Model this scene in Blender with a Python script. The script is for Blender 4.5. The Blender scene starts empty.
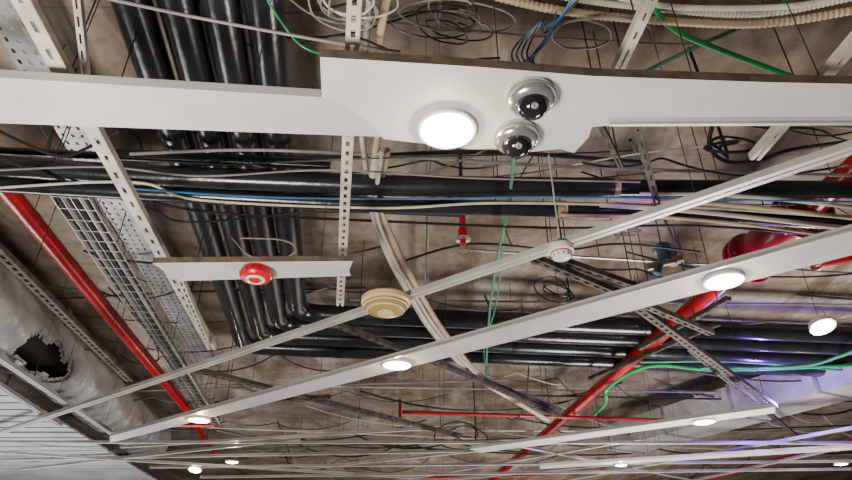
import bpy, math, random
from mathutils import Vector, Matrix
random.seed(7)
S = bpy.context.scene
CZ = 1.6; PITCH = math.radians(30.35); F = 615.0
FW = Vector((0, math.cos(PITCH), math.sin(PITCH))); UP = Vector((0, -math.sin(PITCH), math.cos(PITCH)))
C0 = Vector((0, 0, CZ))
SLAB = 4.2; ZC = 3.0; RT = SLAB-0.012

def P(u, v, z):
    """survey helper: map a photo measurement to the horizontal plane at real height z"""
    d = Vector(((u-426)/F, 0, 0)) + FW + UP*((240-v)/F)
    t = (z-CZ)/d.z
    return C0 + d*t

# ---------------- materials
def mat(name, col, rough=0.5, metal=0.0, var=0.15, scale=6.0, bump=0.0, bscale=40.0, emit=0.0, col2=None):
    m = bpy.data.materials.new(name); m.use_nodes = True
    nt = m.node_tree; b = nt.nodes['Principled BSDF']
    b.inputs['Roughness'].default_value = rough; b.inputs['Metallic'].default_value = metal
    tc = nt.nodes.new('ShaderNodeTexCoord')
    n = nt.nodes.new('ShaderNodeTexNoise'); n.inputs['Scale'].default_value = scale; n.inputs['Detail'].default_value = 5
    nt.links.new(tc.outputs['Object'], n.inputs['Vector'])
    r = nt.nodes.new('ShaderNodeValToRGB')
    c2 = col2 if col2 else tuple(c*(1-var*2) for c in col)
    r.color_ramp.elements[0].position = 0.35; r.color_ramp.elements[0].color = (*c2, 1)
    r.color_ramp.elements[1].position = 0.6; r.color_ramp.elements[1].color = (*col, 1)
    nt.links.new(n.outputs['Fac'], r.inputs['Fac']); nt.links.new(r.outputs['Color'], b.inputs['Base Color'])
    if bump > 0:
        n2 = nt.nodes.new('ShaderNodeTexNoise'); n2.inputs['Scale'].default_value = bscale
        nt.links.new(tc.outputs['Object'], n2.inputs['Vector'])
        bp = nt.nodes.new('ShaderNodeBump'); bp.inputs['Strength'].default_value = bump; bp.inputs['Distance'].default_value = 0.02
        nt.links.new(n2.outputs['Fac'], bp.inputs['Height']); nt.links.new(bp.outputs['Normal'], b.inputs['Normal'])
    if emit > 0:
        b.inputs['Emission Color'].default_value = (*col, 1); b.inputs['Emission Strength'].default_value = emit
    return m

M_rub = mat('black_pipe_insulation', (0.014, 0.015, 0.019), 0.25, 0, 0.2, 5, 0.08, 18)
M_tape = mat('insulation_tape', (0.008, 0.008, 0.009), 0.22)
M_pan = mat('painted_gypsum', (0.50, 0.49, 0.47), 0.5, 0, 0.08, 2.5, 0.05, 8)
M_edge = mat('broken_gypsum_edge', (0.12, 0.085, 0.06), 0.9, 0, 0.25, 20)
M_rail = mat('white_aluminium', (0.50, 0.49, 0.47), 0.38, 0.25, 0.1, 5)
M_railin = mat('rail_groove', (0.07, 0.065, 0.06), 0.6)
M_galv = mat('galvanised_steel', (0.40, 0.40, 0.39), 0.4, 0.6, 0.18, 9)
M_rod = mat('dark_threaded_rod', (0.05, 0.046, 0.042), 0.5, 0.5, 0.2, 9)
M_slot = mat('painted_slotted_steel', (0.54, 0.49, 0.42), 0.5, 0.1, 0.18, 7)
M_rust = mat('rusty_dark_steel', (0.09, 0.075, 0.062), 0.7, 0.3, 0.25, 14, 0.3, 60, col2=(0.03, 0.026, 0.022))
M_red = mat('red_pipe_paint', (0.38, 0.003, 0.012), 0.28, 0, 0.2, 6, 0.05, 30)
M_mar = mat('maroon_paint_purple_lit', (0.34, 0.006, 0.04), 0.28, 0, 0.2, 9, 0.1, 30)  # maroon; on the valve, red paint with the purple light put into the colour
M_foil = mat('silver_foil_wrap', (0.52, 0.525, 0.52), 0.36, 0.4, 0.15, 3, 1.0, 7)
M_wool = mat('glass_wool', (0.42, 0.40, 0.36), 0.95, 0, 0.25, 25, 0.9, 50)
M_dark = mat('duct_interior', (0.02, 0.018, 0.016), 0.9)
M_wht = mat('white_plastic', (0.72, 0.72, 0.70), 0.35, 0, 0.03)
M_lens = mat('lamp_diffuser', (1, 0.80, 0.50), 0.5, 0, 0, emit=28)
M_crm = mat('cream_plastic', (0.60, 0.46, 0.24), 0.4, 0, 0.03)
M_crm2 = mat('dark_tan_plastic', (0.34, 0.22, 0.085), 0.4, 0, 0.03)  # darker tan of the speaker's ringed dish
M_alr = mat('alarm_red_plastic', (0.48, 0.012, 0.018), 0.28, 0, 0.05)
M_smk = mat('smoked_dome', (0.012, 0.012, 0.015), 0.04, 0, 0.0)
M_chr = mat('silver_plastic', (0.50, 0.51, 0.52), 0.2, 0.8, 0.05)
M_blk = mat('black_cable', (0.009, 0.009, 0.010), 0.4)
M_gry = mat('grey_cable', (0.20, 0.19, 0.175), 0.5)
M_whc = mat('white_cable', (0.53, 0.49, 0.41), 0.45)
M_tan = mat('tan_conduit', (0.48, 0.37, 0.24), 0.5)
M_grn = mat('green_conduit', (0.01, 0.32, 0.08), 0.35)
M_tgr = mat('teal_cable', (0.06, 0.24, 0.14), 0.5)
M_blu = mat('blue_cable', (0.03, 0.14, 0.32), 0.4)
M_brs = mat('brass', (0.45, 0.36, 0.22), 0.4, 0.6)
M_ceil2 = mat('white_metal_ceiling', (0.37, 0.40, 0.40), 0.4, 0.2, 0.1, 2)

def slab_material():
    m = bpy.data.materials.new('stained_concrete'); m.use_nodes = True
    nt = m.node_tree; L = nt.links; N = nt.nodes; b = N['Principled BSDF']; b.inputs['Roughness'].default_value = 0.92
    b.inputs['Specular IOR Level'].default_value = 0.15
    tc = N.new('ShaderNodeTexCoord')
    def noise(s, d=8, dist=0.0, rough=0.6, sc=(1, 1, 1), off=(0, 0, 0)):
        mp = N.new('ShaderNodeMapping'); mp.inputs['Scale'].default_value = sc; mp.inputs['Location'].default_value = off
        n = N.new('ShaderNodeTexNoise'); n.inputs['Scale'].default_value = s; n.inputs['Detail'].default_value = d
        n.inputs['Distortion'].default_value = dist; n.inputs['Roughness'].default_value = rough
        L.new(tc.outputs['Object'], mp.inputs['Vector']); L.new(mp.outputs[0], n.inputs['Vector']); return n
    def ramp(src, stops):
        r = N.new('ShaderNodeValToRGB')
        while len(r.color_ramp.elements) < len(stops): r.color_ramp.elements.new(0.5)
        for e, (p, c) in zip(r.color_ramp.elements, stops): e.position = p; e.color = (*c, 1)
        L.new(src, r.inputs['Fac']); return r
    def mix(a, bb, fac, mode='MIX'):
        x = N.new('ShaderNodeMix'); x.data_type = 'RGBA'; x.blend_type = mode
        if isinstance(fac, float): x.inputs[0].default_value = fac
        else: L.new(fac, x.inputs[0])
        L.new(a, x.inputs[6])
        if isinstance(bb, tuple): x.inputs[7].default_value = (*bb, 1)
        else: L.new(bb, x.inputs[7])
        return x.outputs[2]
    n1 = noise(0.8, 6, 0.4, 0.55)
    base = ramp(n1.outputs['Fac'], [(0.32, (0.125, 0.095, 0.073)), (0.46, (0.21, 0.17, 0.14)), (0.56, (0.275, 0.235, 0.20)), (0.70, (0.38, 0.34, 0.30))])
    n2 = noise(9, 8, 0.0, 0.6)
    det = ramp(n2.outputs['Fac'], [(0.30, (0.62, 0.59, 0.56)), (0.46, (0.90, 0.88, 0.87)), (0.6, (1.03, 1.01, 1.0)), (0.75, (1.2, 1.17, 1.14))])
    c = mix(base.outputs[0], det.outputs[0], 0.9, 'MULTIPLY')
    n3 = noise(1.4, 6, 0.3, 0.6, (1.5, 0.35, 1), (3, 1, 0)); pf = ramp(n3.outputs['Fac'], [(0.56, (0, 0, 0)), (0.67, (0.55, 0.55, 0.55))])
    c = mix(c, (0.46, 0.425, 0.38), pf.outputs[0])
    n4 = noise(1.1, 7, 0.4, 0.62, (1.6, 0.5, 1), (9, 4, 0)); pd = ramp(n4.outputs['Fac'], [(0.52, (0, 0, 0)), (0.64, (0.75, 0.75, 0.75))])
    c = mix(c, (0.085, 0.057, 0.041), pd.outputs[0])
    br = N.new('ShaderNodeTexBrick'); br.inputs['Scale'].default_value = 1.0; br.inputs['Mortar Size'].default_value = 0.006
    br.inputs['Brick Width'].default_value = 2.4; br.inputs['Row Height'].default_value = 1.2
    br.inputs['Color1'].default_value = (1, 1, 1, 1); br.inputs['Color2'].default_value = (0.86, 0.84, 0.82, 1); br.inputs['Mortar'].default_value = (0.6, 0.56, 0.52, 1)
    L.new(tc.outputs['Object'], br.inputs['Vector'])
    c = mix(c, br.outputs['Color'], 0.6, 'MULTIPLY')
    L.new(c, b.inputs['Base Color'])
    bp = N.new('ShaderNodeBump'); bp.inputs['Strength'].default_value = 0.35; bp.inputs['Distance'].default_value = 0.015
    L.new(n2.outputs['Fac'], bp.inputs['Height']); L.new(bp.outputs['Normal'], b.inputs['Normal'])
    return m
M_slab = slab_material()
M_wall = mat('wall_plaster', (0.4, 0.37, 0.33), 0.8, 0, 0.05, 2)
M_floor = mat('pale_floor_tile', (0.42, 0.39, 0.35), 0.35, 0, 0.05, 2)

# ---------------- mesh builder
class B:
    def __init__(s): s.v = []; s.f = []; s.m = []; s.mats = []
    def mi(s, m):
        if m not in s.mats: s.mats.append(m)
        return s.mats.index(m)
    def add(s, vs, fs, m):
        o = len(s.v); i = s.mi(m)
        s.v += [tuple(x) for x in vs]
        for f in fs: s.f.append(tuple(o+k for k in f)); s.m.append(i)
    def tube(s, pts, r, m, seg=8, cap=True, rf=None):
        pts = [Vector(p) for p in pts]; n = len(pts)
        vs = []; prev = None
        for i, p in enumerate(pts):
            t = (pts[min(i+1, n-1)]-pts[max(i-1, 0)])
            if t.length < 1e-9: t = Vector((1, 0, 0))
            t.normalize()
            if prev is None:
                a = Vector((0, 0, 1)) if abs(t.z) < 0.9 else Vector((1, 0, 0))
                u = t.cross(a).normalized()
            else:
                u = prev - t*prev.dot(t)
                if u.length < 1e-6: u = t.orthogonal()
                u.normalize()
            prev = u; w = t.cross(u)
            rr = r*(rf(i) if rf else 1)
            for k in range(seg):
                a = 2*math.pi*k/seg
                vs.append(p+(u*math.cos(a)+w*math.sin(a))*rr)
        fs = []
        for i in range(n-1):
            for k in range(seg):
                k2 = (k+1) % seg
                fs.append((i*seg+k, i*seg+k2, (i+1)*seg+k2, (i+1)*seg+k))
        if cap:
            fs.append(tuple(range(seg-1, -1, -1))); fs.append(tuple((n-1)*seg+k for k in range(seg)))
        s.add(vs, fs, m)
    def beam(s, p, q, w, h, m, off=0.0, zoff=0.0):
        p = Vector(p); q = Vector(q); d = (q-p).normalized()
        sd = d.cross(Vector((0, 0, 1)))
        if sd.length < 1e-5: sd = Vector((1, 0, 0))
        sd.normalize(); up = sd.cross(d).normalized()
        vs = []
        for e in (p, q):
            for a, b in ((-1, -1), (1, -1), (1, 1), (-1, 1)):
                vs.append(e + sd*(off+a*w/2) + up*(zoff+b*h/2))
        s.add(vs, [(0, 1, 2, 3), (7, 6, 5, 4), (0, 4, 5, 1), (1, 5, 6, 2), (2, 6, 7, 3), (3, 7, 4, 0)], m)
    def prism(s, poly, z0, z1, m, mside=None):
        n = len(poly); vs = [(p[0], p[1], z0) for p in poly]+[(p[0], p[1], z1) for p in poly]
        s.add(vs, [tuple(range(n)), tuple(range(2*n-1, n-1, -1))], m)
        s.add(vs, [(i, (i+1) % n, n+(i+1) % n, n+i) for i in range(n)], mside or m)
    def lathe(s, c, prof, m, seg=40, axis=None):
        c = Vector(c); ax = (axis or Vector((0, 0, 1))).normalized(); u = ax.orthogonal().normalized(); w = ax.cross(u)
        vs = []
        for (r, z) in prof:
            for k in range(seg):
                a = 2*math.pi*k/seg
                vs.append(c+ax*z+(u*math.cos(a)+w*math.sin(a))*max(r, 1e-4))
        fs = []
        for i in range(len(prof)-1):
            for k in range(seg):
                k2 = (k+1) % seg
                fs.append((i*seg+k, i*seg+k2, (i+1)*seg+k2, (i+1)*seg+k))
        s.add(vs, fs, m)
    def perf(s, p, q, w, m, cols=1, pitch=0.08, duty=0.6, hole=0.4, lip=0.03, th=0.003, lipup=True):
        """slotted metal strip with real openings and folded lips"""
        p = Vector(p); q = Vector(q); L = (q-p).length; d = (q-p)/L; sd = d.cross(Vector((0, 0, 1))).normalized()
        cw = w/cols
        xs = [-w/2]
        for c in range(cols):
            x0 = -w/2+c*cw; xs += [x0+cw*(1-hole)/2, x0+cw*(1+hole)/2]
        xs.append(w/2)
        for k in range(0, len(xs), 2):
            a, b = xs[k], xs[k+1]
            s.beam(p, q, b-a, th, m, off=(a+b)/2)
        n = int(L/pitch)
        for i in range(n):
            a = p+d*(i*pitch); b = a+d*pitch*(1-duty)
            for c in range(cols):
                x0, x1 = xs[1+2*c], xs[2+2*c]
                s.beam(a, b, x1-x0, th, m, off=(x0+x1)/2)
        if lip > 0:
            zz = lip/2 if lipup else -lip/2
            for o in (-w/2, w/2): s.beam(p, q, th, lip, m, off=o, zoff=zz)
    def build(s, name, smooth=True, parent=None, sharp=35):
        me = bpy.data.meshes.new(name)
        c = Vector((0, 0, 0))
        if s.v:
            lo = [min(v[i] for v in s.v) for i in range(3)]; hi = [max(v[i] for v in s.v) for i in range(3)]
            c = Vector([(a+b)/2 for a, b in zip(lo, hi)])
        me.from_pydata([tuple(Vector(v)-c) for v in s.v], [], s.f)
        for m in s.mats: me.materials.append(m)
        me.polygons.foreach_set('material_index', s.m)
        me.update()
        if smooth:
            me.polygons.foreach_set('use_smooth', [True]*len(me.polygons))
            try: me.set_sharp_from_angle(angle=math.radians(sharp))
            except Exception: pass
        o = bpy.data.objects.new(name, me); S.collection.objects.link(o); o.location = c
        if parent:
            o.parent = parent; o.matrix_parent_inverse = Matrix.Translation(-parent.location)
        return o

def empty(name, loc):
    e = bpy.data.objects.new(name, None); S.collection.objects.link(e); e.location = loc; e.empty_display_size = 0.1
    return e

def smooth_pts(pts, n=8):
    pts = [Vector(p) for p in pts]
    if len(pts) < 3:
        return pts
    P_ = [pts[0]*2-pts[1]]+pts+[pts[-1]*2-pts[-2]]
    out = []
    for i in range(1, len(P_)-2):
        a, b, c, d = P_[i-1], P_[i], P_[i+1], P_[i+2]
        for k in range(n):
            t = k/n
            out.append(0.5*((2*b)+(c-a)*t+(2*a-5*b+4*c-d)*t*t+(-a+3*b-3*c+d)*t**3))
    out.append(pts[-1]); return out
def fillet(pts, R, n=8):
    pts = [Vector(p) for p in pts]; out = [pts[0]]
    for i in range(1, len(pts)-1):
        a, b, c = pts[i-1], pts[i], pts[i+1]
        d1 = (a-b).normalized(); d2 = (c-b).normalized()
        r = min(R, (a-b).length*0.45, (c-b).length*0.45)
        p0 = b+d1*r; p1 = b+d2*r
        for k in range(n+1):
            t = k/n; out.append(p0*(1-t)**2+b*2*t*(1-t)+p1*t*t)
    out.append(pts[-1]); return out
def PZ(lst):
    return [P(*a) for a in lst]

# ---------------- room shell
def plane_box(name, lo, hi, m):
    b = B(); (x0, y0, z0), (x1, y1, z1) = lo, hi
    b.prism([(x0, y0), (x1, y0), (x1, y1), (x0, y1)], z0, z1, m); return b.build(name, smooth=False)
X0, X1, Y0, Y1 = -16, 16, -5, 26
plane_box('ceiling', (X0, Y0, SLAB), (X1, Y1, SLAB+0.3), M_slab)
plane_box('floor', (X0, Y0, -0.1), (X1, Y1, 0), M_floor)
plane_box('wall_back', (X0, Y1, 0), (X1, Y1+0.2, SLAB), M_wall)
plane_box('wall_front', (X0, Y0-0.2, 0), (X1, Y0, SLAB), M_wall)
plane_box('wall_left', (X0-0.2, Y0, 0), (X0, Y1, SLAB), M_wall)
plane_box('wall_right', (X1, Y0, 0), (X1+0.2, Y1, SLAB), M_wall)

def rod(b, p, ztop=RT, r=0.005, m=None):
    p = Vector(p); b.tube([p, Vector((p.x, p.y, ztop))], r*0.7, m or M_rod, 6)

# ---------------- four insulated pipes with bends
zt = 3.8
tops = [(131, 0), (177, 0), (220, 0), (264, 0)]
cor = [(245, 346), (262, 335), (280, 324), (298, 313)]
ends = [(880, 372), (880, 360), (880, 348), (880, 336)]
for (a, c, e) in zip(tops, cor, ends):
    pa = P(a[0], a[1], zt); pc = P(c[0], c[1], zt); pe = P(e[0], e[1], zt)
    pa = pa+(pa-pc).normalized()*1.5
    pe = pe + (pe-pc).normalized()*3
    b = B(); path = fillet([pa, pc, pe], 0.22, 10)
    b.tube(path, 0.083, M_rub, 32)
    for (s0, s1) in ((pa, pc), (pc, pe)):
        L = (s1-s0).length; d = (s1-s0)/L; t = 0.7+random.random()*0.4
        while t < L-0.4:
            b.tube([s0+d*t, s0+d*(t+0.05)], 0.0848, M_tape, 32); rod(b, s0+d*(t+0.03)+Vector((0, 0, 0.05)))
            t += 1.4+random.random()*0.4
    b.build('insulated_pipe')

def pipe(name, pts, r, m, seg=16, rods=1.8, R=0.15, tape=None, hang=True):
    b = B(); pp = fillet(pts, R); b.tube(pp, r, m, seg)
    for s0, s1 in zip(pts[:-1], pts[1:]):
        s0 = Vector(s0); s1 = Vector(s1)
        L = (s1-s0).length; d = (s1-s0)/L; t = 0.5
        while t < L and hang:
            if tape: b.tube([s0+d*t, s0+d*(t+0.05)], r*1.04, tape, seg)
            rod(b, s0+d*(t+0.025)+Vector((0, 0, r*0.6)), r=0.004)
            t += rods
    return b.build(name)
pipe('insulated_pipe', PZ([(-60, 162, 3.5), (130, 175, 3.5), (400, 186, 3.5), (612, 188, 3.5)]), 0.056, M_rub, 22, tape=M_tape)
pipe('insulated_pipe', PZ([(612, 188, 3.52), (900, 190, 3.52)]), 0.048, M_rub, 20)
pipe('insulated_pipe', PZ([(-60, 181, 3.45), (150, 193, 3.45), (400, 206, 3.45), (640, 211, 3.45), (900, 226, 3.45)]), 0.042, M_rub, 20, tape=M_tape)
pipe('insulated_pipe', PZ([(-60, 148, 3.65), (150, 158, 3.65), (330, 166, 3.65)]), 0.022, M_rub, 16)
for (u, v, z, r) in ((612, 188, 3.51, 0.059), (560, 209, 3.45, 0.047)):
    b = B(); p = P(u, v, z); b.tube([p-Vector((0.02, 0, 0)), p+Vector((0.02, 0, 0))], r, M_brs, 20)
    b.tube([p+Vector((0.02, 0, 0)), p+Vector((0.035, 0, 0))], r*0.93, M_tan, 6); b.build('pipe_coupling')

def cond(name, pts, r, m, seg=8, n=8, corr=False):
    b = B(); pp = smooth_pts(pts, n)
    if corr:
        out = [pp[0]]; st = r*0.55
        for a, c in zip(pp[:-1], pp[1:]):
            L = (c-a).length; k = max(1, int(L/st))
            for i in range(1, k+1): out.append(a.lerp(c, i/k))
        b.tube(out, r, m, 10, rf=lambda i: 1.0 if i % 2 else 0.8)
    else: b.tube(pp, r, m, seg)
    return b.build(name)
for (pts, r, m) in [
    ([(-40, 190, 3.4), (130, 182, 3.42), (200, 200, 3.4), (380, 208, 3.4), (500, 203, 3.4), (700, 208, 3.4), (880, 220, 3.4)], 0.007, M_whc),
    ([(-40, 172, 3.42), (100, 167, 3.42), (200, 176, 3.4), (330, 170, 3.42), (470, 178, 3.42), (640, 182, 3.4)], 0.005, M_gry),
    ([(120, 188, 3.40), (260, 197, 3.38), (420, 199, 3.38), (560, 197, 3.38), (860, 202, 3.38)], 0.005, M_blu),
    ([(600, 205, 3.38), (700, 212, 3.38), (880, 232, 3.38)], 0.013, M_whc),
    ([(610, 199, 3.38), (720, 204, 3.38), (880, 221, 3.38)], 0.012, M_tan),
    ([(640, 194, 3.39), (740, 196, 3.39), (880, 210, 3.39)], 0.010, M_whc),
    ([(560, 215, 3.38), (700, 220, 3.38), (880, 242, 3.38)], 0.009, M_tan),
    ([(130, 154, 3.6), (260, 150, 3.6), (420, 158, 3.62), (600, 168, 3.6), (870, 176, 3.6)], 0.009, M_galv),
    ([(100, 150, 3.7), (300, 158, 3.7), (480, 152, 3.7), (640, 162, 3.7)], 0.012, M_blk),
    ([(140, 200, 3.5), (220, 213, 3.5), (400, 222, 3.5), (560, 228, 3.5), (700, 226, 3.5), (880, 240, 3.5)], 0.008, M_blk),
    ([(-30, 150, 3.42), (140, 205, 3.45), (190, 222, 3.5), (320, 212, 3.5), (460, 216, 3.45)], 0.007, M_blk),
    ([(400, 262, 3.6), (470, 244, 3.6), (560, 250, 3.6), (620, 244, 3.6), (700, 252, 3.6)], 0.008, M_blk),
]:
    cond('cable_conduit', PZ(pts), r, m)

# ---------------- gypsum panel strips
def panel(name, poly, th=0.035, z=ZC, mside=None, rods=()):
    b = B(); pts = [P(u, v, z) for u, v in poly]; b.prism(pts, z, z+th, M_pan, mside or M_pan)
    for (u, v) in rods: rod(b, P(u, v, z)+Vector((0, 0, th)), r=0.003)
    return b.build(name, smooth=False)
panel('gypsum_panel_strip', [(-60, 74), (333, 98), (400, 110), (400, 139), (384, 137), (-60, 121)], z=ZC+0.036, rods=[(60, 98), (250, 110)])
panel('gypsum_panel_strip', [(320, 57), (400, 62), (480, 67), (592, 76), (760, 82), (900, 85), (900, 124), (740, 124), (606, 126), (592, 127), (588, 138), (574, 153), (560, 149), (530, 152), (500, 149), (470, 149), (384, 139), (372, 124), (352, 110), (322, 97)], th=0.035, mside=M_edge, rods=[(500, 80), (700, 100), (830, 100)])
panel('gypsum_panel_strip', [(110, 436), (900, 217), (900, 243), (110, 443)], th=0.03, rods=[(250, 398), (560, 310), (640, 290)])
panel('gypsum_panel_strip', [(152, 263), (240, 262), (353, 261), (349, 270), (351, 276), (250, 279), (180, 281), (168, 274)], th=0.03, mside=M_edge, rods=[(200, 270), (320, 268)])
panel('gypsum_panel_strip', [(470, 449), (775, 407), (775, 413), (480, 453)], th=0.03, rods=[(600, 434)])
panel('gypsum_panel_strip', [(540, 466), (900, 444), (900, 447), (540, 469)], th=0.03, rods=[(600, 462)])
b = B()
b.beam(P(610, 124, ZC-0.006), P(900, 122.5, ZC-0.006), 0.012, 0.012, M_rail)
b.beam(P(110, 436, ZC-0.006), P(900, 217, ZC-0.006), 0.01, 0.012, M_rail)
b.build('panel_edge_trim')

# ---------------- rails
def rail(name, a, c, w=0.05, z=ZC, m=None, rods=3, h=0.03, groove=True):
    b = B(); p = P(*a, z); q = P(*c, z); m = m or M_rail
    if groove:
        b.beam(p, q, w*0.40, h, m, off=-w*0.30); b.beam(p, q, w*0.40, h, m, off=w*0.30)
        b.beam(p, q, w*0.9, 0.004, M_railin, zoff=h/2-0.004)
    else:
        b.beam(p, q, w, 0.003, m); b.beam(p, q, 0.003, h, m, zoff=h/2)
    for i in range(rods): rod(b, p.lerp(q, (i+0.5)/rods)+Vector((0, 0, h/2)), r=0.0025)
    return b.build(name, smooth=False)
rail('suspension_rail', (-40, 446), (900, 131), 0.056, z=3.04, rods=6)
for (a, c, w) in [((-20, 443), (880, 444), 0.045), ((-20, 461), (470, 452), 0.045), ((150, 468), (870, 462), 0.05), ((-20, 452), (420, 479), 0.045),
                  ((560, 482), (880, 424), 0.045), ((690, 482), (880, 440), 0.05), ((395, 482), (640, 440), 0.04), ((300, 470), (560, 443), 0.04),
                  ((120, 448), (420, 430), 0.03), ((500, 443), (690, 480), 0.05), ((200, 478), (852, 470), 0.05),
                  ((20, 470), (300, 440), 0.035), ((430, 482), (760, 452), 0.04)]:
    rail('suspension_rail', a, c, w, groove=False, rods=2, z=ZC+random.random()*0.12)
rail('suspension_rail', (-20, 345), (130, 445), 0.05, z=3.1, m=M_ceil2, rods=2)
rail('suspension_rail', (-20, 372), (60, 425), 0.05, z=3.1, m=M_ceil2, rods=1)

def channel(name, a, c, w, z, m=M_slot, cols=1, pitch=0.075, lip=0.03, hole=0.35, duty=0.6, rods=2):
    b = B(); p = P(*a, z); q = P(*c, z); b.perf(p, q, w, m, cols, pitch, duty, hole, lip)
    for i in range(rods): rod(b, p.lerp(q, (i+0.5)/rods), r=0.004)
    return b.build(name, smooth=False)
channel('slotted_channel', (4, -30), (212, 350), 0.055, 3.12, pitch=0.11, hole=0.25, duty=0.4)
channel('slotted_channel', (356, -30), (340, 306), 0.042, 3.12, pitch=0.06, hole=0.35, duty=0.5)
channel('slotted_channel', (870, 28), (755, 160), 0.04, 3.12, rods=1, hole=0.25, duty=0.4)
channel('slotted_channel', (662, -20), (618, 72), 0.035, 3.2, rods=1, hole=0.25, duty=0.4)
channel('slotted_channel', (75, -10), (85, 78), 0.02, 3.2, rods=1)
channel('slotted_channel', (-30, 225), (130, 382), 0.07, 3.3, m=M_rust, rods=2)
channel('slotted_channel', (180, 280), (208, 345), 0.03, 3.1, rods=1)
channel('cable_tray', (-10, -20), (205, 362), 0.21, 3.9, m=M_galv, cols=4, pitch=0.07, lip=0.05, hole=0.30, duty=0.4, rods=4)

# wire basket
b = B(); p = P(62, 185, 3.5); q = P(215, 425, 3.5); L = (q-p).length; d = (q-p)/L; sd = d.cross(Vector((0, 0, 1))).normalized(); W = 0.2; H = 0.08
for o, zz in ((-1, H), (-1, H/2), (-1, 0), (-0.5, 0), (0, 0), (0.5, 0), (1, 0), (1, H/2), (1, H)):
    b.tube([p+sd*o*W/2+Vector((0, 0, zz)), q+sd*o*W/2+Vector((0, 0, zz))], 0.0028, M_galv, 6)
t = 0
while t < L:
    c = p+d*t
    b.tube([c-sd*W/2+Vector((0, 0, H)), c-sd*W/2, c+sd*W/2, c+sd*W/2+Vector((0, 0, H))], 0.0028, M_galv, 5); t += 0.12
for k in range(6):
    o = (k-2.5)*0.03
    b.tube([p+sd*o+Vector((0, 0, 0.015)), q+sd*(o+0.01)+Vector((0, 0, 0.015))], 0.012, [M_blk, M_gry, M_blk, M_blk, M_whc, M_blk][k], 8)
for i in range(3): rod(b, p.lerp(q, (i+0.5)/3), r=0.004)
b.build('wire_cable_basket')

def strut(name, a, c, w, z, z2=None, m=M_rust, teeth=True):
    b = B(); p = P(*a, z); q = P(*c, z2 or z)
    b.perf(p, q, w, m, 1, 0.09, 0.5, 0.3, 0.035)
    rod(b, p.lerp(q, 0.1)); rod(b, p.lerp(q, 0.9))
    return b.build(name, smooth=False)
for s in [((528, 258), (712, 335), 0.05, 3.3), ((560, 262), (640, 290), 0.04, 3.35), ((636, 308), (775, 408), 0.06, 3.3), ((325, 322), (560, 412), 0.045, 3.35),
          ((190, 370), (460, 437), 0.08, 3.4), ((430, 360), (560, 418), 0.04, 3.3), ((636, 122), (658, 207), 0.03, 3.3), ((600, 125), (622, 170), 0.02, 3.3),
          ((690, 350), (800, 440), 0.05, 3.4), ((215, 405), (330, 398), 0.04, 3.4), ((590, 380), (720, 325), 0.03, 3.6), ((640, 350), (730, 300), 0.03, 3.5)]:
    strut('steel_strut', *s)

# ---------------- red sprinkler pipes
pipe('red_sprinkler_pipe', PZ([(-10, 170, 3.7), (192, 414, 3.7)]), 0.058, M_red, 20, tape=M_mar)
pipe('red_sprinkler_pipe', PZ([(905, 126, 3.7), (812, 206, 3.7)]), 0.072, M_red, 20)
pipe('red_sprinkler_pipe', PZ([(742, 265, 3.7), (480, 490, 3.7)]), 0.064, M_red, 20, tape=M_mar)
pipe('red_sprinkler_pipe', PZ([(402, 412, 3.6), (560, 417, 3.6), (690, 421, 3.6)]), 0.024, M_red, 12)
pipe('red_sprinkler_pipe', PZ([(90, 425, 3.6), (215, 425, 3.6)]), 0.03, M_red, 12)
pipe('red_sprinkler_pipe', PZ([(180, 400, 3.7), (215, 455, 3.7)]), 0.035, M_red, 12)
pipe('red_sprinkler_pipe', PZ([(400, 400, 3.9), (400, 418, 3.6)]), 0.02, M_red, 12, hang=False)
pipe('red_sprinkler_pipe', PZ([(700, 480, 3.7), (860, 440, 3.7)]), 0.05, M_red, 12)
pipe('red_sprinkler_pipe', PZ([(400, 478, 3.6), (560, 474, 3.6)]), 0.03, M_red, 12)

va = P(812, 206, 3.7); vb = P(742, 265, 3.7); ax = (vb-va).normalized(); Lv = (vb-va).length
e = empty('gate_valve', (va+vb)/2)
b = B()
b.lathe(va, [(0.0, 0), (0.075, 0), (0.085, Lv*0.12), (0.13, Lv*0.25), (0.15, Lv*0.5), (0.13, Lv*0.75), (0.085, Lv*0.88), (0.075, Lv), (0, Lv)], M_mar, 32, ax)
b.build('body', parent=e)
b = B()
for t in (0.04, 0.13, 0.80, 0.89):
    b.lathe(va+ax*(Lv*t), [(0, 0), (0.175, 0), (0.18, 0.004), (0.18, 0.028), (0.175, 0.032), (0, 0.032)], M_mar, 32, ax)
u = ax.orthogonal().normalized(); w = ax.cross(u)
for t in (0.04, 0.80):
    for k in range(8):
        a = k*math.pi/4; c = va+ax*(Lv*t)+(u*math.cos(a)+w*math.sin(a))*0.15
        b.tube([c-ax*0.025, c+ax*(Lv*0.09+0.06)], 0.013, M_mar, 6)
b.build('flanges', parent=e)
b = B(); mid = (va+vb)/2; side = ax.cross(Vector((0, 0, 1))).normalized()
if side.x < 0: side = -side
hd = (side*0.9+Vector((0, 0, -0.3))).normalized()
b.tube([mid, mid+hd*0.22], 0.06, M_mar, 20); b.lathe(mid+hd*0.18, [(0, 0), (0.1, 0), (0.1, 0.03), (0, 0.03)], M_mar, 24, hd)
b.tube([mid+hd*0.2, mid+hd*0.34], 0.016, M_galv, 12)
ring = []; hu = hd.orthogonal().normalized(); hw = hd.cross(hu)
for k in range(33): ring.append(mid+hd*0.32+(hu*math.cos(k*math.pi/16)+hw*math.sin(k*math.pi/16))*0.11)
b.tube(ring, 0.012, M_mar, 8)
for k in range(4): b.tube([mid+hd*0.32, ring[k*8]], 0.008, M_mar, 6)
rod(b, mid+Vector((0, 0, 0.1)), r=0.008)
b.build('bonnet_and_handwheel', parent=e)
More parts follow.
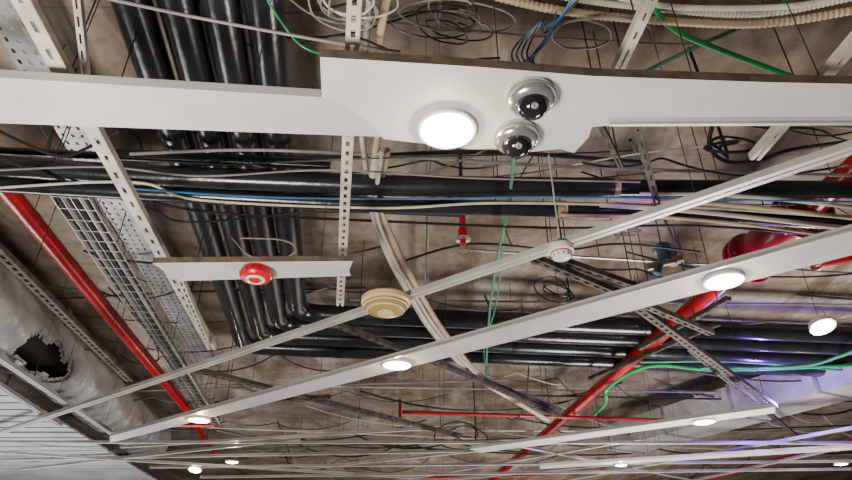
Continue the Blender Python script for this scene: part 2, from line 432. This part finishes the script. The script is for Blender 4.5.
pipe('red_sprinkler_pipe', PZ([(824, 262, 3.5), (900, 248, 3.5)]), 0.032, M_red, 16)

# pendant sprinkler
b = B(); p = P(463, 240, 3.5)
b.tube([p, Vector((p.x, p.y, 3.68))], 0.02, M_red, 12); b.tube([p+Vector((0, 0, 0.02)), p+Vector((0, 0, 0.07))], 0.03, M_red, 12)
b.tube([Vector((p.x, p.y, 3.68)), Vector((p.x, p.y, RT))], 0.012, M_rust, 12)
b.tube([p-Vector((0, 0, 0.03)), p], 0.02, M_red, 6)
for sx in (-1, 1): b.tube([p+Vector((sx*0.012, 0, -0.03)), p+Vector((sx*0.02, 0, -0.05)), p+Vector((0, 0, -0.07))], 0.004, M_brs, 6)
b.lathe(p-Vector((0, 0, 0.076)), [(0, 0), (0.028, 0), (0.028, 0.004), (0, 0.004)], M_brs, 16)
b.lathe(p+Vector((0, 0, 0.0)), [(0.016, 0.0), (0.05, 0.006), (0.05, 0.01), (0.0, 0.02)], M_chr, 24)
b.build('fire_sprinkler')

# hanging valve
b = B(); p = P(665, 262, 3.55)
M_vb = mat('valve_blue_grey', (0.08, 0.16, 0.25), 0.4)
b.tube([p+Vector((-0.12, 0.02, -0.03)), p+Vector((0.11, -0.02, 0.02))], 0.026, M_brs, 12)
b.tube([p, p+Vector((0, 0, 0.10))], 0.04, M_vb, 14); b.lathe(p+Vector((0, 0, 0.08)), [(0, 0), (0.055, 0), (0.06, 0.01), (0.06, 0.04), (0.03, 0.06), (0, 0.06)], M_vb, 20)
b.tube([p+Vector((-0.04, 0, -0.02)), p+Vector((-0.07, 0, -0.09))], 0.026, M_vb, 10)
b.tube([p+Vector((0.05, 0, -0.02)), p+Vector((0.06, 0, 0.07))], 0.032, M_gry, 10)
rod(b, p+Vector((0, 0, 0.1)), r=0.006, m=M_blk); b.build('control_valve')

# ---------------- ducts
def duct(name, a, c, z, r, hole_t=None, hole_ang=0.0, hs=(0.3, 0.12)):
    p = P(*a, z); q = P(*c, z); d = (q-p).normalized(); L = (q-p).length
    s = d.cross(Vector((0, 0, 1))).normalized(); up = Vector((0, 0, 1))
    b = B(); rj = random.Random(3)
    hc = p+d*hole_t+(s*math.cos(hole_ang)+up*math.sin(hole_ang))*r
    for (rs, hk, mm, nl, ns) in ((1.0, 1.0, M_foil, int(L/0.03), 96), (0.93, 0.78, M_wool, int(L/0.03), 72)):
        vs = []
        for i in range(nl+1):
            rr = r*rs*(1+0.012*math.sin(i*0.55)+(0.03 if i % 40 == 0 else 0))
            for k in range(ns):
                a_ = 2*math.pi*k/ns
                pt0 = p+d*(L*i/nl)+(s*math.cos(a_)+up*math.sin(a_))*rr
                dv = pt0-hc; al = dv.dot(d); pe = (dv-d*al).length
                g = math.exp(-((al/(hs[0]*1.5))**2+(pe/(hs[1]*1.7))**2))
                vs.append(p+d*(L*i/nl)+(s*math.cos(a_)+up*math.sin(a_))*rr*(1+0.012*math.sin(7*a_+i*0.2)+rj.uniform(-0.004, 0.004)+g*0.08)-up*g*0.03)
        fs = []
        for i in range(nl):
            for k in range(ns):
                f = (i*ns+k, i*ns+(k+1) % ns, (i+1)*ns+(k+1) % ns, (i+1)*ns+k)
                cc = (vs[f[0]]+vs[f[2]])/2; dv = cc-hc; al = dv.dot(d); pe = (dv-d*al).length
                if (al/(hs[0]*hk))**2+(pe/(hs[1]*hk))**2 < 1+0.3*math.sin(al*17+pe*9)+rj.uniform(-0.05, 0.05): continue
                fs.append(f)
        b.add(vs, fs, mm)
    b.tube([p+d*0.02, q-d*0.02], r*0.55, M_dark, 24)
    for i in range(3): rod(b, p.lerp(q, (i+0.5)/3)+Vector((0, 0, r*0.8)), r=0.006)
    return b.build(name, sharp=60), d
pd_, qd_ = P(-150, 190, 3.7), P(150, 440, 3.7); dd_ = (qd_-pd_).normalized()
ht = (P(35, 336, 3.7)-pd_).dot(dd_)
duct('ventilation_duct', (-150, 190), (150, 440), 3.7, 0.3, ht, -0.75, (0.55, 0.17))
b = B(); p = P(620, 440, 3.75); q = P(900, 360, 3.75)
b.beam(p, q, 0.62, 0.36, M_foil)
d = (q-p).normalized(); L = (q-p).length; t = 0.1
while t < L:
    b.beam(p+d*t, p+d*(t+0.04), 0.66, 0.40, M_galv); t += 1.1
for i in range(3): rod(b, p.lerp(q, (i+0.5)/3), r=0.006)
b.build('rectangular_duct', smooth=False)

# slatted metal ceiling lower left
e = empty('slatted_metal_ceiling', P(20, 440, 3.15))
b = B(); z = 3.15
pa = P(-60, 350, z); pb = P(165, 486, z)
n = 30
yA = pa.y; yB = P(0, 494, z).y
for i in range(n):
    y = yA+(yB-yA)*i/n; y2 = y+(yB-yA)/n*0.82
    t = (y-yA)/(pb.y-yA); xr = pa.x+(pb.x-pa.x)*t
    b.prism([(-15.5, y), (xr, y), (xr, y2), (-15.5, y2)], z, z+0.02, M_ceil2)
b.build('slats', smooth=False, parent=e)
b = B()
for k in range(5):
    x = -5-2*k; b.beam((x, max(yA, yA+k*1.0), z+0.035), (x, yB, z+0.035), 0.04, 0.03, M_galv); rod(b, (x, yA+3+k, z+0.05)); rod(b, (x, yB-1, z+0.05))
b.build('carriers', smooth=False, parent=e)

# ---------------- recessed downlights
def downlight(u, v, D=0.19, z=ZC, power=16):
    p = P(u, v, z-0.013); e = empty('recessed_downlight', p)
    b = B(); r = D/2
    b.lathe(p, [(r*0.90, 0.002), (r*0.92, -0.006), (r, -0.004), (r*1.02, 0.0), (r*1.0, 0.012), (r*0.9, 0.013)], M_wht, 40); b.build('trim_ring', parent=e)
    b = B(); b.lathe(p, [(0.0001, -0.012), (r*0.4, -0.011), (r*0.7, -0.007), (r*0.91, -0.001), (r*0.91, 0.010), (0.0001, 0.010)], M_lens, 40); b.build('diffuser', parent=e)
    l = bpy.data.lights.new('downlight_lamp', 'POINT'); l.energy = power; l.shadow_soft_size = 0.02; l.color = (1, 0.80, 0.55)
    o = bpy.data.objects.new('lamp', l); S.collection.objects.link(o); o.location = p-Vector((0, 0, 0.045)); o.parent = e; o.matrix_parent_inverse = Matrix.Translation(-e.location)
for (u, v, pw) in ((447, 130, 6), (724, 281, 6), (397, 365, 6), (199, 420, 7), (704, 422, 7), (621, 465, 7), (841, 464, 7), (232, 462, 7)):
    downlight(u, v, 0.20 if v < 460 else 0.15, power=pw)
def spot(u, v, z, D):
    p = P(u, v, z); b = B(); r = D/2; ax = Vector((0, 0.35, 1)).normalized()
    b.lathe(p, [(0.0001, 0.05), (r*0.9, 0.045), (r, 0.03), (r*1.05, 0), (r*0.9, 0.0)], M_wht, 32, ax)
    b.lathe(p, [(0.0001, -0.014), (r*0.5, -0.010), (r*0.9, 0.002), (0.0001, 0.02)], M_lens, 32, ax)
    rod(b, p+ax*0.04, r=0.003); b.build('round_spotlight')
spot(823, 327, 3.3, 0.17)
spot(195, 470, 3.0, 0.16)

# ---------------- dome security cameras
def domecam(u, v):
    p = P(u, v, ZC); e = empty('dome_security_camera', p)
    b = B(); b.lathe(p, [(0.06, 0), (0.074, -0.002), (0.077, -0.012), (0.077, -0.034), (0.071, -0.044), (0.060, -0.050), (0.052, -0.053), (0.050, -0.048)], M_chr, 48)
    b.lathe(p, [(0.0775, -0.016), (0.079, -0.018), (0.079, -0.024), (0.0775, -0.026)], M_gry, 48)
    b.build('housing', parent=e)
    b = B(); b.lathe(p, [(0.052*math.cos(a), -0.050-0.048*math.sin(a)) for a in [i*math.pi/20 for i in range(11)]], M_smk, 48); b.build('smoked_dome', parent=e)
    b = B(); c = p+Vector((0, -0.036, -0.085)); b.lathe(c, [(0.0001, 0.006), (0.008, 0.008), (0.012, 0.0), (0.012, -0.01)], M_gry, 20, Vector((0, -0.7, -0.7))); b.build('lens', parent=e)
domecam(531, 93); domecam(516, 133)

# smoke detector
b = B(); p = P(561, 251, 3.0)
b.lathe(p, [(0.03, 0.03), (0.055, 0.026), (0.060, 0.01), (0.060, -0.006), (0.05, -0.012), (0.045, -0.014)], M_wht, 40)
b.lathe(p, [(0.0505, -0.012), (0.0485, -0.018)], M_alr, 40)
b.lathe(p, [(0.048, -0.018), (0.042, -0.036), (0.025, -0.045), (0.0001, -0.047)], M_wht, 40)
for k in range(12):
    a = k*math.pi/6; c = p+Vector((math.cos(a)*0.044, math.sin(a)*0.044, -0.024)); b.tube([c, c-Vector((0, 0, 0.010))], 0.003, M_blk, 6)
rod(b, p+Vector((0, 0, 0.02)), r=0.006, m=M_whc); b.build('smoke_detector')

# red alarm sounder
p = P(257, 269, ZC); e = empty('fire_alarm_sounder', p)
b = B(); b.lathe(p, [(0.06, 0), (0.07, -0.002), (0.07, -0.02), (0.06, -0.022)], M_alr, 40)
b.lathe(p, [(0.066, -0.016), (0.076, -0.020), (0.078, -0.042), (0.070, -0.054), (0.05, -0.059), (0.046, -0.056)], M_alr, 40); b.build('body', parent=e)
b = B(); b.lathe(p, [(0.047, -0.056), (0.044, -0.062), (0.036, -0.063), (0.032, -0.059)], M_wht, 32); b.lathe(p, [(0.032, -0.059), (0.025, -0.066), (0.0001, -0.069)], M_alr, 32)
for k in range(16):
    a = k*math.pi/8; c = p+Vector((math.cos(a)*0.078, math.sin(a)*0.078, -0.024)); b.tube([c, c-Vector((0, 0, 0.014))], 0.003, M_mar, 6)
b.build('lens', parent=e)

# cream ceiling speaker: broad round plate, stepped brown rim and shallow dish
p = P(386, 301, 3.0); e = empty('ceiling_speaker', p)
b = B(); b.lathe(p, [(0.0001, 0.025), (0.10, 0.025), (0.125, 0.020), (0.134, 0.010), (0.134, -0.014), (0.128, -0.020), (0.118, -0.022)], M_crm, 64); b.build('mounting_plate', parent=e)
b = B()
b.lathe(p, [(0.120, -0.020), (0.118, -0.032), (0.112, -0.036), (0.110, -0.044), (0.103, -0.047), (0.100, -0.055), (0.092, -0.057), (0.086, -0.063), (0.076, -0.065), (0.068, -0.070), (0.055, -0.071), (0.0001, -0.073)], M_crm2, 64)
b.lathe(p, [(0.1185, -0.030), (0.1195, -0.034), (0.113, -0.038)], M_crm, 64)
b.lathe(p, [(0.1025, -0.051), (0.1025, -0.057), (0.094, -0.060)], M_crm, 64)
b.lathe(p, [(0.048, -0.070), (0.046, -0.076), (0.0001, -0.078)], M_crm, 40)
b.build('ringed_dish', parent=e)

# ---------------- flexible conduits, cables
cond('flexible_conduit', PZ([(378, 150, 3.55), (372, 200, 3.5), (385, 245, 3.45), (405, 285, 3.45), (432, 330, 3.4), (470, 372, 3.4), (510, 398, 3.45), (548, 420, 3.5)]), 0.026, M_whc, seg=12)
cond('flexible_conduit', PZ([(386, 150, 3.55), (380, 205, 3.5), (395, 245, 3.45), (418, 290, 3.45), (446, 335, 3.4), (480, 375, 3.4), (520, 402, 3.45)]), 0.022, M_tan, seg=12)
cond('flexible_conduit', PZ([(382, 150, 3.5), (376, 210, 3.46), (390, 250, 3.42), (412, 290, 3.42), (440, 334, 3.36), (476, 374, 3.36), (500, 390, 3.4)]), 0.012, M_whc, seg=8)
cond('flexible_conduit', PZ([(372, -20, 3.6), (366, 40, 3.6), (360, 110, 3.6), (366, 170, 3.6)]), 0.016, M_whc, corr=True)
cond('flexible_conduit', PZ([(392, -20, 3.55), (380, 40, 3.55), (382, 100, 3.55), (374, 160, 3.55)]), 0.018, M_tan, corr=True)
cond('flexible_conduit', PZ([(450, -18, 3.5), (510, 0, 3.5), (570, 12, 3.5), (650, 20, 3.5), (760, 24, 3.5), (870, 8, 3.5)]), 0.017, M_tan, corr=True)
cond('flexible_conduit', PZ([(470, -25, 3.55), (560, -4, 3.55), (650, 8, 3.55), (760, 14, 3.55), (870, -6, 3.55)]), 0.014, M_whc, corr=True)
cond('flexible_conduit', PZ([(560, -18, 3.5), (640, 2, 3.5), (700, 8, 3.5), (800, 5, 3.5), (880, -15, 3.5)]), 0.011, M_whc)
cond('green_conduit_pipe', PZ([(640, -20, 3.5), (668, 25, 3.5), (720, 50, 3.5), (798, 79, 3.5)]), 0.012, M_grn)
cond('green_conduit_pipe', PZ([(640, 74, 3.7), (700, 45, 3.7), (760, 18, 3.7), (800, -10, 3.7)]), 0.009, M_tgr)
cond('green_conduit_pipe', PZ([(594, 415, 3.6), (606, 402, 3.5), (608, 388, 3.6), (650, 366, 3.7), (720, 370, 3.7), (860, 365, 3.7)]), 0.02, M_grn)
cond('green_conduit_pipe', PZ([(640, 362, 3.72), (740, 362, 3.72), (860, 372, 3.72)]), 0.012, M_tgr)
cond('green_conduit_pipe', PZ([(860, 348, 3.6), (840, 356, 3.6), (800, 366, 3.6), (700, 368, 3.6)]), 0.016, M_tgr)
cond('data_cable', PZ([(514, 155, 3.4), (508, 210, 3.5), (495, 270, 3.5), (488, 330, 3.5), (486, 378, 3.6)]), 0.009, M_tgr)
cond('data_cable', PZ([(505, 215, 3.7), (497, 300, 3.7), (484, 350, 3.7), (490, 380, 3.7)]), 0.007, M_tgr)
cond('data_cable', PZ([(262, -10, 3.4), (280, 20, 3.4), (305, 48, 3.4), (350, 60, 3.3)]), 0.004, M_grn)
for k in range(4):
    o = k*5
    cond('data_cable', PZ([(575+o, -12, 3.4), (560-o, 18+o, 3.35), (530+o, 32-o, 3.3), (512+o, 52, 3.25), (520+o, 64, 3.2), (548-o, 40+o, 3.25), (556, 12+o, 3.4)]), 0.0035, [M_blu, M_gry, M_blu, M_blk][k])
cond('power_cable', PZ([(95, -4, 3.3), (200, 18, 3.35), (320, 40, 3.3), (400, 52, 3.35)]), 0.006, M_gry)
cond('power_cable', PZ([(-20, 122, 3.4), (40, 150, 3.4), (70, 155, 3.4), (120, 130, 3.4)]), 0.008, M_blk)
cond('power_cable', PZ([(232, 238, 3.6), (250, 256, 3.4), (278, 260, 3.4), (296, 250, 3.5), (282, 240, 3.6), (240, 238, 3.7)]), 0.005, M_tan)
cond('power_cable', PZ([(300, 45, 3.5), (350, 36, 3.5), (420, 60, 3.4), (500, 58, 3.5)]), 0.005, M_blk)
cond('power_cable', PZ([(712, 125, 3.5), (710, 148, 3.45), (728, 162, 3.4), (760, 160, 3.4), (790, 150, 3.5), (860, 140, 3.5)]), 0.010, M_blk)

def coil(name, u, v, z, R, turns, r, m, tilt=0.5, jit=0.25, tail=None):
    c = P(u, v, z); b = B(); pts = []
    ax1 = Vector((1, 0.1, 0)); ax2 = Vector((0.1, math.cos(tilt), math.sin(tilt)))
    N = int(turns*14); ph = random.random()*6
    for i in range(N+1):
        a = ph+i*2*math.pi/14; rr = R*(1+jit*math.sin(i*0.21+ph)*0.9+random.uniform(-0.06, 0.06))
        pts.append(c+ax1*(math.cos(a)*rr*(1+0.2*math.sin(i*0.13))+R*0.3*math.sin(i*0.05))+ax2*math.sin(a)*rr*0.8+Vector((0, 0, 0.03*math.sin(i*0.37))))
    pts.append(Vector((pts[-1].x, pts[-1].y+0.05, RT)))
    b.tube(smooth_pts(pts, 3), r, m, 6); b.build(name)
coil('cable_coil', 335, 4, 3.5, 0.12, 4, 0.004, M_gry, 0.2, 0.4)
coil('cable_coil', 350, 0, 3.45, 0.10, 2, 0.004, M_whc, 0.2, 0.4)
coil('cable_coil', 452, 18, 3.5, 0.13, 3, 0.004, M_gry, 0.3, 0.5)
coil('cable_coil', 440, 28, 3.55, 0.12, 3, 0.0035, M_blk, 0.3, 0.5)
coil('cable_coil', 585, 36, 3.5, 0.15, 1.5, 0.005, M_gry, 0.4, 0.5)
coil('cable_coil', 553, 290, 3.3, 0.09, 3, 0.005, M_blk, 1.2)
coil('cable_coil', 725, 145, 3.5, 0.09, 2, 0.008, M_blk, 0.9, 0.4)
coil('cable_coil', 460, 435, 3.4, 0.22, 2, 0.008, M_blk, 0.9, 0.4)
coil('cable_coil', 620, 232, 3.6, 0.10, 2, 0.005, M_gry, 0.6)

# drooping cable swags tied up at intervals under the slab
def swags(name, n, m, ur, vr, r, L=(1.0, 3.0), sag=(0.06, 0.25), ztop=(3.8, 4.14), seg=5, dirs=(0.05, 0.15, -0.15, 0.35, 1.6)):
    b = B()
    for i in range(n):
        u = random.uniform(*ur); v = random.uniform(*vr); zt_ = random.uniform(*ztop)
        h = random.choice(dirs)+random.uniform(-0.15, 0.15)
        p = P(u, v, zt_); far = max(1, p.y/5); ns_ = random.randint(1, 3); pts = []
        for s_ in range(ns_):
            ln = random.uniform(*L)*far/ns_; sg = random.uniform(*sag)*min(1.0, ln*0.5)
            side = random.uniform(-0.15, 0.15)*ln
            for j in range(7):
                t = j/7; q = p+Vector((math.cos(h), math.sin(h), 0))*ln*t+Vector((-math.sin(h), math.cos(h), 0))*side*math.sin(math.pi*t)
                q.z = max(3.1, zt_-sg*4*t*(1-t)); pts.append(q)
            p = p+Vector((math.cos(h), math.sin(h), 0))*ln; h += random.uniform(-0.25, 0.25)
        pts.append(p)
        pts = [Vector((max(X0+.1, min(X1-.1, q.x)), min(Y1-.1, q.y), q.z)) for q in pts]
        b.tube(smooth_pts(pts, 3), r*random.uniform(0.6, 1.3), m, seg, cap=False)
    b.build(name)
swags('cable_swags', 6, M_blk, (0, 800), (-10, 230), 0.005, L=(0.8, 1.8))
swags('cable_swags', 4, M_gry, (0, 800), (-10, 240), 0.005, L=(0.8, 1.8))
swags('cable_swags', 10, M_blk, (-40, 600), (150, 200), 0.005, ztop=(3.55, 3.7), sag=(0.04, 0.12), dirs=(0.02, 0.06))
swags('cable_swags', 4, M_whc, (-40, 600), (140, 220), 0.004, ztop=(3.55, 3.9), sag=(0.04, 0.12), dirs=(0.02, 0.06))
swags('cable_swags', 15, M_blk, (0, 800), (240, 390), 0.008)
swags('cable_swags', 20, M_blk, (100, 800), (350, 460), 0.012, sag=(0.1, 0.4))
swags('cable_swags', 9, M_gry, (100, 800), (280, 460), 0.007, sag=(0.1, 0.4))
swags('cable_swags', 6, M_whc, (100, 800), (340, 460), 0.007, sag=(0.1, 0.4))
swags('cable_swags', 7, M_blk, (0, 120), (60, 350), 0.007, dirs=(1.5, 1.8))

b = B()
for (a, c, z, m) in [((230, 385), (852, 395), 3.9, M_galv), ((100, 392), (500, 380), 3.9, M_gry), ((500, 395), (880, 402), 3.8, M_blk), ((250, 430), (880, 432), 3.9, M_galv),
                     ((350, 300), (880, 305), 4.0, M_gry), ((470, 250), (880, 275), 4.0, M_galv), ((380, 90), (880, 130), 4.05, M_gry), ((150, 425), (860, 455), 3.8, M_whc), ((100, 455), (860, 425), 3.7, M_blk),
                     ((630, 140), (700, 300), 3.9, M_blk), ((440, 0), (420, 380), 4.05, M_gry)]:
    p = P(*a, z); q = P(*c, z); b.tube([p, q], 0.011, m, 8); rod(b, p.lerp(q, 0.3)); rod(b, p.lerp(q, 0.7))
b.build('steel_conduit_run')

# ---------------- lights
def area(name, loc, size, power, col, rot=(math.pi, 0, 0)):
    l = bpy.data.lights.new(name, 'AREA'); l.shape = 'RECTANGLE'; l.size = size[0]; l.size_y = size[1]; l.energy = power; l.color = col
    o = bpy.data.objects.new(name, l); S.collection.objects.link(o); o.location = loc; o.rotation_euler = rot
area('added_upward_fill', (-1.6, 0.2, 0.3), (1.0, 1.0), 340, (1, 0.93, 0.85))  # unseen upward fill lamps, added to brighten the ceiling and pipes from below
area('added_upward_fill', (3, 6, 0.3), (1.5, 1.5), 350, (1, 0.93, 0.86))
area('added_upward_fill', (-5, 7, 0.3), (2, 2), 270, (0.98, 0.96, 0.94))
area('added_upward_fill', (2, 14, 0.3), (6, 3), 240, (1, 0.90, 0.81))
def pt(loc, power, col, r=0.05):
    l = bpy.data.lights.new('led_accent_lamp', 'POINT'); l.energy = power; l.color = col; l.shadow_soft_size = r
    o = bpy.data.objects.new('led_accent_lamp', l); S.collection.objects.link(o); o.location = loc
pt(P(780, 402, 3.35), 75, (0.28, 0.12, 1)); pt(P(645, 205, 3.3), 1, (0.55, 0.2, 1)); pt(P(823, 335, 3.25), 14, (1, 1, 1))
w = bpy.data.worlds.new('world'); S.world = w; w.use_nodes = True
w.node_tree.nodes['Background'].inputs[0].default_value = (0.9, 0.95, 1, 1); w.node_tree.nodes['Background'].inputs[1].default_value = 0.4

cam = bpy.data.cameras.new('camera'); co = bpy.data.objects.new('camera', cam); S.collection.objects.link(co)
cam.sensor_width = 36; cam.lens = F/852*36; co.location = C0; co.rotation_euler = (math.pi/2+PITCH, 0, 0); S.camera = co
